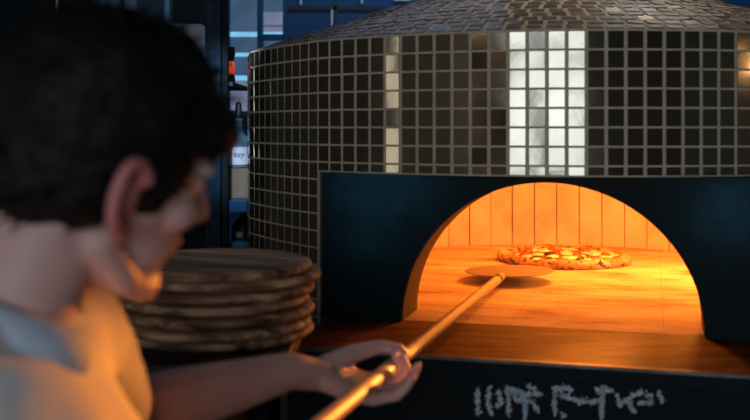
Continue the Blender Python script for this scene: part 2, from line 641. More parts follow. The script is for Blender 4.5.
# band
bm = bmesh.new()
r = ring_wall(bm, [P0.L * i / 240 for i in range(241)], ZB0, ZB1)
obj('band_grout', bm, M['grout'], oven)
bm = bmesh.new()
SOFF = 0.0088
tile_rows(bm, P0, -SOFF, s_front1, ZB1, ZB0)
tile_rows(bm, P0, s_front1, P0.s[NO - 12], ZB1, ZB0)
tile_rows(bm, P0, P0.s[NO - 12], P0.L - SOFF, ZB1, 0.95)
tag(obj('tile_band', bm, M['tile'], oven, recalc=False), label='band of small dark mirror-like tiles')
# lower flanks
sl0 = P0.s[53]
bm = bmesh.new()
n = 200
ring_wall(bm, [sl0 + (P0.L - sl0) * i / n for i in range(n + 1)], 0.0, ZB0)
obj('flank_grout', bm, M['grout'], oven)
bm = bmesh.new()
zstart = ZB1 - 0.04 * 8 + 0.0
tile_rows(bm, P0, P0.s[NO - 12] - 0.48, P0.s[NO - 12], zstart, 0.55)
obj('flank_tiles', bm, M['tile'], oven, recalc=False)
bm = bmesh.new()
tile_rows(bm, P0, sl0, sl0 + 1.6, ZB0, 0.75)
obj('flank_tiles', bm, M['tile'], oven, recalc=False)
# roof: a shallow cone of tiles
RISE = 0.30
bm = bmesh.new()
scales = [1.0 - 0.02 * i for i in range(0, 44)]
rings = []
for f in scales:
    z = ZB1 + RISE * (1 - f)
    rings.append([bm.verts.new((CD.x + (q.x - CD.x) * f, CD.y + (q.y - CD.y) * f, z)) for q in outl])
for a, b in zip(rings, rings[1:]):
    for k in range(NO):
        bm.faces.new((a[k], a[(k + 1) % NO], b[(k + 1) % NO], b[k]))
bm.faces.new(rings[-1])
obj('roof', bm, M['roofgrout'], oven)
bm = bmesh.new()
slant = math.hypot(RISE, 0.9)
f = 1.0
sn, cs = RISE / slant, 0.9 / slant
while f > 0.2:
    f2 = f - 0.042 / slant
    pa, pb = Perim(f - 0.006 / slant), Perim(f2 + 0.004 / slant)
    n = int(pa.L / 0.042)
    off = random.random()
    for i in range(n):
        q = []
        for pp, ff, e in ((pa, f - .006 / slant, .1), (pa, f - .006 / slant, .9), (pb, f2 + .004 / slant, .9), (pb, f2 + .004 / slant, .1)):
            p, nn = pp.at((i + e + off) / n * pp.L)
            q.append(Vector((p.x, p.y, ZB1 + RISE * (1 - ff))))
        n3 = Vector((nn.x * sn, nn.y * sn, cs))
        tile_quad(bm, q, n3, jit=0.0006)
    f = f2
tag(obj('roof_tiles', bm, M['rooftile'], oven, recalc=False), label='brownish tiles of the conical roof')
bm = bmesh.new()
lathe(bm, [(0.16, ZB1 + RISE * 0.82), (0.16, ZC)], (CD.x, CD.y, 0), 40)
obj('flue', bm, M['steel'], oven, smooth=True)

# black steel front with the arched mouth
AR, AH = 0.317, 0.310
FW = 0.497
TH = 0.15


def arch(n=48):
    return [(AR * math.cos(PI - PI * i / n), AH * math.sin(PI * i / n)) for i in range(n + 1)]


bm = bmesh.new()
ar = arch()
outer = []
HT = ZB0 - ZF
for s, h in ar:      # project every arch point onto the panel's outline
    k = min((FW / abs(s)) if abs(s) > 1e-6 else 1e9, (HT / h) if h > 1e-6 else 1e9)
    outer.append((s * k, h * k))
# keep the two corners square
for sg in (-1, 1):
    best = min(range(len(outer)), key=lambda i: (outer[i][0] - sg * FW) ** 2 + (outer[i][1] - HT) ** 2)
    outer[best] = (sg * FW, HT)
layers = []
for d in (0.0, -TH):
    layers.append(([bm.verts.new(fp(s, d, ZF + h)) for s, h in ar], [bm.verts.new(fp(s, d, ZF + h)) for s, h in outer]))
(a0, o0), (a1, o1) = layers
for k in range(len(ar) - 1):
    bm.faces.new((a0[k], a0[k + 1], o0[k + 1], o0[k]))
    bm.faces.new((a1[k], o1[k], o1[k + 1], a1[k + 1]))
    bm.faces.new((o0[k], o0[k + 1], o1[k + 1], o1[k]))
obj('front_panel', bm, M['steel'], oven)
bm = bmesh.new()     # the brick reveal of the arch, a hair inside the panel
lay = []
for d, o_ in ((-0.022, 0.0), (-TH - 0.01, 0.0), (-TH - 0.01, 0.03), (-0.022, 0.012)):
    lay.append([bm.verts.new(fp(s * (1 + o_ / AR) * 0.999, d if o_ < 0.02 else d, ZF + h * (1 + o_ / AH) * 0.999)) for s, h in ar])
for k in range(len(ar) - 1):
    for j in range(4):
        bm.faces.new((lay[j][k], lay[j][k + 1], lay[(j + 1) % 4][k + 1], lay[(j + 1) % 4][k]))
obj('arch_reveal', bm, M['jamb'], oven, smooth=False)

# interior
CI = Vector((0.54, 2.90))
RI = 0.74
bm = bmesh.new()
lathe(bm, [(0, ZF), (0.85, ZF), (0.85, ZF - 0.05), (0, ZF - 0.05)], (CI.x, CI.y, 0), 72)
# trim the disc to the front plane
geo = list(bm.verts) + list(bm.edges) + list(bm.faces)
bmesh.ops.bisect_plane(bm, geom=geo, plane_co=fp(0, -0.03, ZF), plane_no=Vector((NV.x, NV.y, 0)), clear_outer=True)
obj('oven_floor', bm, M['ovenfloor'], oven)
bm = bmesh.new()
BW = 0.079
nb = int(2 * PI * RI / BW)
back_b = bmesh.new()
HB = 0.325
for i in range(nb):
    a0_, a1_ = 2 * PI * i / nb, 2 * PI * (i + 1) / nb
    am = (a0_ + a1_) / 2
    pm = CI + Vector((math.cos(am), math.sin(am))) * RI
    rel = pm - MC
    if rel.dot(NV) > -0.30 and abs(rel.dot(TV)) < AR + 0.03:
        continue
    gp = 0.0013 / RI
    rr = RI + random.uniform(-.003, .003)
    q = []
    for a in (a0_ + gp, a1_ - gp):
        for r_ in (rr, rr + 0.055):
            q.append(CI + Vector((math.cos(a), math.sin(a))) * r_)
    vs = [bm.verts.new((p.x, p.y, z)) for z in (ZF, ZF + HB) for p in q]
    for fc in ((0, 1, 5, 4), (2, 3, 7, 6), (0, 2, 6, 4), (1, 3, 7, 5), (4, 5, 7, 6), (0, 1, 3, 2)):
        bm.faces.new([vs[k] for k in fc])
    # joint behind
    q = [CI + Vector((math.cos(a), math.sin(a))) * r_ for a in (a0_, a1_) for r_ in (RI + 0.012, RI + 0.065)]
    vs = [back_b.verts.new((p.x, p.y, z)) for z in (ZF, ZF + HB + .10) for p in q]
    for fc in ((0, 1, 5, 4), (2, 3, 7, 6), (0, 2, 6, 4), (1, 3, 7, 5), (4, 5, 7, 6), (0, 1, 3, 2)):
        back_b.faces.new([vs[k] for k in fc])
bmesh.ops.bevel(bm, geom=[e for e in bm.edges], offset=0.0012, segments=1, affect='EDGES')
tag(obj('wall_bricks', bm, M['brick'], oven), label='upright pale firebricks round the inside')
obj('brick_joints', back_b, M['mortar'], oven)
bm = bmesh.new()
prof = [(RI + 0.06, ZF + HB - .002), (RI - 0.0, ZF + HB)]
for i in range(1, 13):
    t = i / 12 * PI / 2
    prof.append((RI * math.cos(t), ZF + HB + 0.005 + 0.17 * math.sin(t)))
prof[-1] = (0, prof[-1][1])
prof2 = [(RI + .06, ZF + HB - .002), (RI + .06, ZF + HB + .12), (0.5, ZF + HB + .27), (0, ZF + HB + .29)]
lathe(bm, prof, (CI.x, CI.y, 0), 64, False)
lathe(bm, prof2, (CI.x, CI.y, 0), 64, False)
geo = list(bm.verts) + list(bm.edges) + list(bm.faces)
bmesh.ops.bisect_plane(bm, geom=geo, plane_co=fp(0, -0.10, ZF), plane_no=Vector((NV.x, NV.y, 0)), clear_outer=True)
obj('dome_lining', bm, M['dome'], oven, smooth=True)

# hearth shelf and black base
HD = 0.305
bm = bmesh.new()
mt = Matrix(((TV.x, NV.x, 0, MC.x), (TV.y, NV.y, 0, MC.y), (0, 0, 1, 0), (0, 0, 0, 1)))
box(bm, -0.478, 0.66, -0.03, HD - .012, ZF - 0.028, ZF, mt)
tag(obj('hearth_shelf', bm, M['hearth'], oven), label='brown stone hearth shelf in front of the mouth')
bm = bmesh.new()
box(bm, -0.484, 0.666, HD - .012, HD, ZF - 0.030, ZF + 0.0015, mt, bevel=0.0018)
tag(obj('shelf_edge', bm, M['basesteel'], oven), label='thin worn steel edging strip')
bm = bmesh.new()
box(bm, -0.484, 0.666, HD - .0125, HD + .0012, ZF - 0.0045, ZF + 0.0022, mt, bevel=0.001)
obj('edge_lip', bm, M['edge'], oven)
bm = bmesh.new()
box(bm, -0.478, 0.66, -0.12, HD - .03, 0.08, ZF - 0.028, mt, bevel=0.004)
box(bm, -0.45, 0.63, -0.12, HD - .08, 0.0, 0.08, mt)
obj('oven_base', bm, M['basesteel'], oven)

# flaking pale paint marks on the base
strokes = [((45, 50), (45, 140)), ((90, 40), (80, 100), (95, 140)), ((118, 55), (132, 100), (112, 112)), ((150, 40), (155, 100), (155, 140)),
           ((160, 50), (215, 70), (272, 68)), ((165, 45), (180, 90), (225, 95)), ((200, 62), (215, 90), (215, 160)), ((238, 90), (262, 132)), ((222, 40), (255, 50)),
           ((320, 45), (322, 140)), ((320, 45), (382, 52)), ((340, 70), (376, 86)), ((345, 150), (360, 140)), ((376, 84), (445, 97), (490, 90)),
           ((490, 50), (488, 155)), ((470, 50), (528, 58)), ((540, 68), (556, 112)), ((556, 100), (592, 82)), ((580, 95), (606, 132)),
           ((598, 72), (632, 60)), ((620, 102), (672, 94)), ((690, 70), (706, 92)), ((640, 70), (668, 76))]
bm = bmesh.new()
dplane = HD - .03 + .0006


def on_base(x, y):
    """point on the base's front face seen at pixel x, y"""
    d = Vector(((x - 375) / 1000, 1, -(y - 128) / 1000))
    o2 = MC + NV * dplane
    t = (o2.dot(NV)) / (d.x * NV.x + d.y * NV.y)
    return Vector((d.x * t, d.y * t, HE + d.z * t))


for st in strokes:
    for (x0, y0), (x1, y1) in zip(st, st[1:]):
        ln = math.hypot(x1 - x0, y1 - y0)
        for k in range(int(ln * 2.2)):
            t = random.random()
            x = (x0 + (x1 - x0) * t + random.gauss(0, 4.2)) / 3.571 + 465
            y = (y0 + (y1 - y0) * t + random.gauss(0, 5.0)) / 3.571 + 375
            c = on_base(x, y)
            rr = random.choice((.0005, .0007, .001, .0017)) * random.uniform(.7, 1.3)
            m_ = random.randint(5, 7)
            a0_ = random.random() * 6
            bm.faces.new([bm.verts.new(c + (Vector((TV.x, TV.y, 0)) * math.cos(a0_ + 2 * PI * j / m_) + Vector((0, 0, 1.2)) * math.sin(a0_ + 2 * PI * j / m_)) * rr * random.uniform(.6, 1.3)) for j in range(m_)])
tag(obj('paint_marks', bm, M['chalk'], oven), label='flaking pale blue paint marks')

# ------------------------------------------------------------------ fire inside, to the right of the mouth
FC = Vector((1.06, 2.84))
M['flame'] = emit('flame', (1.0, 0.42, 0.06, 1), 14, 8, 0.5)
for i, (dx, dy, rz, z, ln) in enumerate(((0.02, 0.06, 0.0, 0.043, .30), (0.02, -0.06, 0.0, 0.043, .28), (0.02, 0.0, 1.4, 0.131, .26))):
    bm = bmesh.new()
    pts, rad = [], []
    for k in range(9):
        t = k / 8 - .5
        pts.append(Vector((t * ln, 0.006 * math.sin(k * 1.7), 0.004 * math.cos(k * 2.1))))
        rad.append(0.038 + 0.004 * math.sin(k * 2.3 + i))
    tube(bm, pts, rad, 14)
    o = obj('firewood_log', bm, M['char'])
    o.location = (FC.x + dx, FC.y + dy, ZF + z)
    o.rotation_euler = (0.0, 0, rz)
    tag(o, ['charred log lying at the back of the fire inside the oven', 'charred log lying at the front of the fire inside the oven', 'charred log lying crosswise on top of the other two in the fire'][i], 'firewood', 'burning logs in the oven')
bm = bmesh.new()
for i in range(9):
    a = random.random() * 6.28
    c = FC + Vector((math.cos(a), math.sin(a))) * random.uniform(0, .08)
    h = random.uniform(.06, .13)
    tube(bm, [Vector((c.x + .012 * math.sin(3 * t + i), c.y + .012 * math.cos(2.5 * t + i), ZF + .178 + h * t)) for t in (0, .25, .5, .75, 1)], [.012, .026, .02, .011, .001], 9)
tag(obj('flame', bm, M['flame'], smooth=True), 'orange flames rising from the burning logs inside the oven', 'fire', kind='stuff')
fl = bpy.data.lights.new('fire_light', 'POINT')
fl.energy, fl.color, fl.shadow_soft_size = 12, (1.0, 0.29, 0.04), 0.06
fo = bpy.data.objects.new('fire_light', fl)
COL.objects.link(fo)
fo.location = (0.975, 2.87, ZF + 0.20)
# added spot, no real lamp here; throws the fire's colour out to the cook
f3l = bpy.data.lights.new('mouth_fill_spot', 'SPOT')
f3l.energy, f3l.color, f3l.shadow_soft_size = 320, (1.0, 0.29, 0.04), 0.04
f3l.spot_size, f3l.spot_blend = math.radians(13.5), 0.5
f3o = bpy.data.objects.new('mouth_fill_spot', f3l)
COL.objects.link(f3o)
f3o.location = (0.975, 2.86, ZF + 0.17)
f3o.rotation_euler = (Vector((-0.16, 0.92, HE - 0.375)) - f3o.location).to_track_quat('-Z', 'Y').to_euler()
# added light standing in for flames under the crown, evens the glow
f2l = bpy.data.lights.new('crown_fill', 'POINT')
f2l.energy, f2l.color, f2l.shadow_soft_size = 16.5, (1.0, 0.255, 0.022), 0.06
f2o = bpy.data.objects.new('crown_fill', f2l)
COL.objects.link(f2o)
f2o.location = (0.60, 2.94, ZF + 0.40)

# ================================================================== pizza
PC = Vector((0.603, 3.19, ZF))
pizza = thing('pizza', 'round pizza with blistered crust baking on the oven floor behind the peel', 'pizza', PC)


def crustmat():
    m, nt, b = new_mat('blistered_crust')
    v = coords(nt)
    n1 = node(nt, 'ShaderNodeTexNoise', Scale=14.0, Detail=4)
    n2 = node(nt, 'ShaderNodeTexNoise', Scale=75.0, Detail=3)
    for n in (n1, n2): nt.links.new(v, n.inputs['Vector'])
    base = ramp(nt, n1.outputs['Fac'], [(0.3, c3(.24, .10, .04)), (0.5, c3(.48, .25, .12)), (0.72, c3(.72, .50, .30))])
    sp = ramp(nt, n2.outputs['Fac'], [(0.385, g(.06)), (0.46, g(1))])
    mu = node(nt, 'ShaderNodeMix', data_type='RGBA', blend_type='MULTIPLY')
    mu.inputs['Factor'].default_value = 1
    nt.links.new(base, mu.inputs['A'])
    nt.links.new(sp, mu.inputs['B'])
    nt.links.new(mu.outputs['Result'], b.inputs['Base Color'])
    b.inputs['Roughness'].default_value = 0.7
    return m


M['crust'] = crustmat()
M['sauce'] = noisy('tomato_sauce', [(0.3, c3(.36, .04, .015)), (0.55, c3(.52, .11, .035)), (0.75, c3(.70, .36, .15))], 22, rough=0.35, bump=0.3)
M['cheese'] = noisy('melted_mozzarella', [(0.3, c3(.70, .52, .30)), (0.6, c3(.86, .80, .66))], 30, rough=0.35)
M['tomato'] = noisy('red_tomato', [(0.3, c3(.60, .05, .02)), (0.7, c3(.75, .12, .03))], 25, rough=0.3)
M['basil'] = noisy('dark_basil', [(0.3, c3(.03, .035, .012)), (0.7, c3(.06, .08, .02))], 25, rough=0.5)
PR = 0.209
bm = bmesh.new()
seg, nr = 96, 14
rings = []
for j in range(nr):
    t = 2 * PI * j / nr
    ring = []
    for k in range(seg):
        a = 2 * PI * k / seg
        lump = noise.noise(Vector((math.cos(a) * 4, math.sin(a) * 4, 2.0))) + .5 * noise.noise(Vector((math.cos(a) * 11, math.sin(a) * 11, 5.0 + j * .3)))
        rc = 0.019 + 0.005 * lump
        R_ = PR - 0.019 + 0.006 * noise.noise(Vector((math.cos(a) * 2, math.sin(a) * 2, 9)))
        r_ = R_ + rc * math.cos(t)
        z_ = max(0.0, 0.013 + 0.006 * lump + (rc * .82) * math.sin(t))
        ring.append(bm.verts.new((PC.x + r_ * math.cos(a), PC.y + r_ * math.sin(a), PC.z + z_)))
    rings.append(ring)
for j in range(nr):
    A_, B_ = rings[j], rings[(j + 1) % nr]
    for k in range(seg):
        bm.faces.new((A_[k], A_[(k + 1) % seg], B_[(k + 1) % seg], B_[k]))
tag(obj('crust', bm, M['crust'], pizza, smooth=True), label='puffed crust with dark char spots')
bm = bmesh.new()
prev = None
for j in range(9):
    r_ = (PR - .022) * j / 8
    ring = []
    for k in range(48):
        a = 2 * PI * k / 48
        z_ = 0.016 + 0.004 * noise.noise(Vector((r_ * math.cos(a) * 30, r_ * math.sin(a) * 30, 3)))
        ring.append((PC.x + r_ * math.cos(a), PC.y + r_ * math.sin(a), PC.z + z_))
    ring = [bm.verts.new(ring[0])] if j == 0 else [bm.verts.new(p) for p in ring]
    if prev:
        for k in range(48):
            k2 = (k + 1) % 48
            if len(prev) == 1: bm.faces.new((prev[0], ring[k], ring[k2]))
            else: bm.faces.new((prev[k], ring[k], ring[k2], prev[k2]))
    prev = ring
bm.faces.new([bm.verts.new(v.co - Vector((0, 0, v.co.z - PC.z - .002))) for v in prev][::-1])
obj('sauce', bm, M['sauce'], pizza, smooth=True)


def topping(name, mat, x, y, rx, ry, rz, ang):
    bm = bmesh.new()
    ball(bm, (0, 0, 0), 1, sub=3)
    mt_ = Matrix.Rotation(ang, 3, 'Z')
    sd = random.random() * 50
    for v in bm.verts:
        k = 1 + .22 * noise.noise(v.co * 1.6 + Vector((sd, 0, 0)))
        v.co = mt_ @ Vector((v.co.x * rx * k, v.co.y * ry * k, v.co.z * rz * k)) + Vector((PC.x + x, PC.y + y, PC.z + .019))
    return obj(name, bm, mat, pizza, smooth=True)


random.seed(5)
spots = []
for i in range(400):
    if len(spots) >= 24: break
    a, r_ = random.random() * 2 * PI, math.sqrt(random.random()) * (PR - .045)
    p = (r_ * math.cos(a), r_ * math.sin(a))
    if all(math.hypot(p[0] - q[0], p[1] - q[1]) > .042 for q in spots): spots.append(p)
for i, (x, y) in enumerate(spots):
    topping('mozzarella', M['cheese'], x, y, random.uniform(.018, .032), random.uniform(.014, .024), random.uniform(.004, .007), random.random() * 6)
for x, y in ((-.10, .09), (.125, -.03), (-.02, .12), (.03, -.05), (-.13, -.02), (.09, .09)):
    topping('tomato', M['tomato'], x, y, .017, .013, .014, random.random() * 6)
for x, y in ((-.07, -.11), (-.10, -.085), (.035, -.10), (.05, -.02), (-.04, .02)):
    topping('basil_leaf', M['basil'], x, y, .024, .013, .010, random.random() * 2 - 1)

# ================================================================== peel
HA = Vector((-0.014, 1.40, HE - 0.364))         # a point on the handle, by the front hand
HBp = Vector((0.335, 2.66, HE - 0.396))         # where handle meets blade
DH = (HBp - HA).normalized()
peel = thing('pizza_peel', 'small round turning peel with a long pale wooden handle reaching into the oven', 'pizza peel', HBp)
bm = bmesh.new()
BCn = px(509, 273, 2.78)
BCn.z = HE - 0.397
n3 = (DH.cross(Vector((1, 0, 0)))).normalized()
if n3.z < 0: n3 = -n3
n3 = (n3 + Vector((-0.02, -0.012, 0))).normalized()
u_ = (DH - n3 * DH.dot(n3)).normalized()
v_ = n3.cross(u_)
loft(bm, [(BCn - n3 * .0016, u_, .121, v_, .121), (BCn - n3 * .0004, u_, .1235, v_, .1235), (BCn + n3 * .0010, u_, .1235, v_, .1235), (BCn + n3 * .0016, u_, .121, v_, .121)], 64)
tag(obj('blade', bm, M['blade'], peel), label='round metal peel blade')
bm = bmesh.new()
tube(bm, [HBp - DH * .07, HBp - DH * .0, HBp + DH * .045], [.0135, .0125, .006], 16)
obj('socket', bm, M['blade'], peel, smooth=True)
bm = bmesh.new()
HEND = HA - DH * 0.72
pts, rad = [], []
Ltot = (HBp - HEND).length
for k in range(25):
    pts.append(HEND + DH * (Ltot * k / 24))
    rad.append(0.0115 + 0.0002 * math.sin(k * 1.3))
rad[0] = .009
tube(bm, pts, rad, 18)
obj('handle', bm, M['handle'], peel, smooth=True)

# ================================================================== counter and the stack of boards
bm = bmesh.new()
ZT = ZF + 0.084
box(bm, -1.7, -0.13, 1.44, 1.86, ZT - .035, ZT, bevel=0.003)
ct = thing('prep_counter', 'black prep counter beside the oven under the stack of boards', 'counter', (-0.9, 1.65, 0))
box(bm, -1.7, -0.198, 1.861, 2.12, ZT - .035, ZT, bevel=0.003)
obj('worktop', bm, M['black'], ct)
bm = bmesh.new()
box(bm, -1.68, -0.22, 1.48, 1.84, .10, ZT - .035)
box(bm, -1.68, -0.20, 1.84, 2.11, 0, ZT - .035)
box(bm, -1.66, -0.24, 1.54, 1.84, 0, .10)
obj('cabinet', bm, M['basesteel'], ct)


def boardmat():
    m, nt, b = new_mat('striped_board_wood')
    v = coords(nt, (1, 1, 1), (0, 0, 0), True)
    wv = node(nt, 'ShaderNodeTexNoise', Scale=5.0, Detail=7, Roughness=0.7)
    mp = node(nt, 'ShaderNodeMapping')
    mp.inputs['Scale'].default_value = (0.7, 7, 9)
    nt.links.new(v, mp.inputs['Vector'])
    nt.links.new(mp.outputs['Vector'], wv.inputs['Vector'])
    col = ramp(nt, wv.outputs['Fac'], [(0.36, c3(.022, .013, .010)), (0.44, c3(.15, .08, .05)), (0.53, c3(.40, .25, .16)), (0.62, c3(.74, .54, .37))])
    nt.links.new(col, b.inputs['Base Color'])
    b.inputs['Roughness'].default_value = 0.65
    bp = node(nt, 'ShaderNodeBump', Strength=0.3, Distance=0.01)
    nt.links.new(wv.outputs['Fac'], bp.inputs['Height'])
    nt.links.new(bp.outputs['Normal'], b.inputs['Normal'])
    return m


M['board'] = boardmat()
random.seed(21)
bm = bmesh.new()
lathe(bm, [(0, 0), (.148, 0), (.157, .003), (.160, .008), (.157, .0135), (.150, .0165), (0, .0165)], (0, 0, 0), 64)
proto = obj('pizza_board', bm, M['board'])
for p in proto.data.polygons: p.use_smooth = False
NBD = 7
ords = ['topmost', 'second from the top', 'third from the top', 'fourth from the top', 'third from the bottom', 'second from the bottom', 'lowest']
SB = Vector((-0.270, 1.655, ZT))
for i in range(NBD):            # i counts from the bottom
    o = proto if i == 0 else proto.copy()
    if i: COL.objects.link(o)
    dx, dy = random.gauss(0, .011), random.gauss(0, .008)
    if i == NBD - 1: dx, dy = .006, 0
    o.location = (SB.x + dx, SB.y + dy, SB.z + .0004 + i * .0178)
    o.rotation_euler = (random.uniform(-.004, .004), random.uniform(-.004, .004), random.uniform(-.5, .5) if i < NBD - 1 else -0.30)
    k = NBD - 1 - i
    tag(o, 'round dark wooden pizza board, %s of the stack beside the oven' % ords[k], 'board', 'stacked round pizza boards')

# ================================================================== shelf with bottles
SY = 3.2
unit = thing('bottle_shelf', 'dark blue steel shelving post and boards holding bottles left of the oven', 'shelf', (-0.50, SY, 0))
M['post'] = noisy('navy_steel_post', [(0.35, c3(.003, .014, .030)), (0.6, c3(.006, .028, .058)), (0.74, c3(.05, .10, .15))], 60, (1, 1, .25), rough=0.6, bump=0.15, spec=0.15)


def xat(x, Y): return (x - 375) * Y / 1000


bm = bmesh.new()
box(bm, xat(206, 3.0), xat(221.5, 3.0), 2.98, 3.03, 0, ZC, bevel=.002)
obj('post', bm, M['post'], unit)
bm = bmesh.new()
box(bm, xat(221.5, 3.0) + .001, xat(227.5, 3.0), 3.0, 3.03, 0, ZC)
obj('post', bm, M['basesteel'], unit)
for (x0, x1, yy, th) in ((150, 240, 84, .014), (150, 253.5, 197, .036), (150, 253.5, 258, .03)):
    bm = bmesh.new()
    z = HE - (yy - 128) * SY / 1000
    box(bm, xat(x0, SY), xat(x1, SY), 3.04, 3.42, z - th, z, bevel=.002)
    o = obj('shelf_board', bm, M['navy'] if th > .02 else M['trim'], unit)
bm = bmesh.new()
box(bm, xat(148, SY), xat(150, SY), 3.04, 3.42, 0, ZC)
obj('side_panel', bm, M['black'], unit)

ZS1, ZS2, ZS0 = HE - (197 - 128) * SY / 1000, HE - (258 - 128) * SY / 1000, HE - (84 - 128) * SY / 1000


def glassmat(name, col, rough=0.08):
    m, nt, b = new_mat(name)
    v = coords(nt)
    n = node(nt, 'ShaderNodeTexNoise', Scale=20.0, Detail=3)
    nt.links.new(v, n.inputs['Vector'])
    nt.links.new(ramp(nt, n.outputs['Fac'], [(0.3, tuple(c * .8 for c in col[:3]) + (1,)), (0.7, col)]), b.inputs['Base Color'])
    b.inputs['Roughness'].default_value = rough
    b.inputs['Transmission Weight'].default_value = 0.55
    b.inputs['IOR'].default_value = 1.45
    return m


M['glass'] = glassmat('blue_clear_glass', c3(.30, .48, .60))
M['glass2'] = glassmat('dark_blue_glass', c3(.10, .24, .34))
M['label'] = noisy('white_label_paper', [(0.3, c3(.62, .65, .80)), (0.7, c3(.74, .77, .90))], 30, rough=0.6)
M['ink'] = noisy('dark_ink', [(0.3, c3(.02, .025, .04)), (0.7, c3(.03, .035, .05))], 30, rough=0.6)
M['card'] = noisy('tan_cardboard', [(0.3, c3(.16, .115, .075)), (0.7, c3(.24, .18, .12))], 20, rough=0.85)
M['whitecap'] = noisy('white_cap', [(0.3, c3(.55, .62, .70)), (0.7, c3(.7, .75, .8))], 20, rough=0.4)
M['greybox'] = noisy('pale_grey_card', [(0.3, c3(.34, .35, .44)), (0.7, c3(.48, .48, .58))], 12, rough=0.8)


def bottle(name, label, loc, prof, capprof, gm, cm, group=None):
    t = thing(name, label, 'bottle', loc, group)
    bm = bmesh.new()
    lathe(bm, prof, loc, 28)
    obj('glass_body', bm, gm, t, smooth=True)
    bm = bmesh.new()
    lathe(bm, capprof, loc, 20)
    obj('cap', bm, cm, t, smooth=False)
    return t


# tan box and the labelled bottle on top of it
bm = bmesh.new()
zt = HE - (168 - 128) * SY / 1000
box(bm, xat(222, SY), xat(252, SY), SY - .05, SY + .05, ZS1, zt, bevel=.0015)
tag(obj('cardboard_box', bm, M['card']), 'tan cardboard box on the blue shelf under the labelled bottle', 'box')
bl = (xat(238.5, SY), SY, zt)
b1 = bottle('liquor_bottle', 'clear glass bottle with white lettered label standing on the tan box', bl,
            [(0, .001), (.031, .001), (.034, .005), (.034, .085), (.031, .098), (.018, .112), (.013, .122), (.012, .150), (.014, .151), (.014, .158), (0, .158)],
            [(0, .158), (.011, .158), (.012, .175), (.009, .205), (.006, .212), (0, .212)], M['glass'], M['black'], 'bottles on the shelves')
bm = bmesh.new()
seg = 20
for k in range(seg):
    a, b = PI * (1.0 + k / seg), PI * (1.0 + (k + 1) / seg)
    q = [bm.verts.new((bl[0] + .0346 * math.cos(t), bl[1] + .0346 * math.sin(t), bl[2] + z)) for t, z in ((a, .012), (b, .012), (b, .068), (a, .068))]
    bm.faces.new(q)
lab = obj('paper_label', bm, M['label'], b1)
cu = bpy.data.curves.new('lettering', 'FONT')
cu.body = 'rkey'
cu.size = 0.026
cu.shear = 0.3
cu.align_x = 'CENTER'
cu.extrude = 0.0003
to = bpy.data.objects.new('tmp_text', cu)
COL.objects.link(to)
me = bpy.data.meshes.new_from_object(to.evaluated_get(bpy.context.evaluated_depsgraph_get()))
bpy.data.objects.remove(to)
for v in me.vertices:      # wrap round the bottle
    a = 1.5 * PI + v.co.x / .0348
    v.co = Vector((bl[0] + (.0349 + v.co.z) * math.cos(a), bl[1] + (.0349 + v.co.z) * math.sin(a), bl[2] + .036 + v.co.y))
lt = link('lettering', me, M['ink'])
me.transform(Matrix.Translation(-wloc(lab)))
lt.parent = lab
# bottles on the lower shelf
b2l = (xat(240.5, SY), SY - .02, ZS2)
bottle('liquor_bottle', 'squat blue glass bottle with a white cap on the lower shelf', b2l,
       [(0, .001), (.036, .001), (.039, .006), (.039, .036), (.033, .05), (.016, .060), (.012, .064), (.012, .068), (0, .068)],
       [(0, .068), (.012, .068), (.012, .086), (0, .086)], M['glass2'], M['whitecap'], 'bottles on the shelves')
b3l = (xat(238.5, SY), SY + .12, ZS2)
bottle('liquor_bottle', 'dark bottle with a silver cap behind the white-capped bottle', b3l,
       [(0, .001), (.036, .001), (.038, .006), (.038, .09), (.030, .105), (.014, .118), (.012, .128), (0, .128)],
       [(0, .128), (.012, .128), (.0125, .142), (0, .142)], M['black'], M['edge'], 'bottles on the shelves')
# pourer bottle and red jar on the upper board, its glow put in
M['glow'] = emit('red_glass_added_glow', (1.0, 0.09, 0.012, 1), 0.8, 45, 0.12)
cl = (xat(231, SY), SY, ZS0)
cj = thing('red_jar', 'small red jar with an added glow on the upper shelf beside the post', 'jar', cl)
bm = bmesh.new()
lathe(bm, [(0, .03), (.0115, .03), (.0125, .045), (.011, .072), (0, .072)], cl, 18)
obj('jar_added_glow', bm, M['glow'], cj, smooth=True)
bm = bmesh.new()
lathe(bm, [(0, 0), (.015, 0), (.012, .03), (0, .03)], cl, 18)
obj('foot', bm, M['black'], cj)
bm = bmesh.new()
lathe(bm, [(0, .072), (.008, .072), (.014, .095), (.012, .118), (0, .12)], cl, 18)
obj('lid', bm, M['black'], cj)
# pale box left of the post
bm = bmesh.new()
bxl, bxr = xat(188, 3.3), xat(206.5, 3.3)
box(bm, bxl - .10, bxr, 3.2, 3.34, ZS0, HE + (128 - 24) * 3.2 / 1000, bevel=.002)
tag(obj('storage_box', bm, M['greybox']), 'pale grey box on the upper shelf left of the blue post', 'box')
# pendant over the pass, its glow placed with the other lamps above
pp = (2.72, 0.66, HE + 0.24)
pd = thing('pendant_lamp', 'lit pendant lamp with black cone shade over the pass at the right', 'lamp', (pp[0], pp[1], ZC))
bm = bmesh.new()
tube(bm, [(pp[0], pp[1], ZC), (pp[0], pp[1], pp[2] + .14)], [.004, .004], 8)
obj('cord', bm, M['black'], pd)
bm = bmesh.new()
lathe(bm, [(.015, .14), (.03, .12), (.11, .045), (.108, .045), (.028, .112), (.012, .13)], pp, 28)
obj('lamp_shade', bm, M['black'], pd, smooth=True)
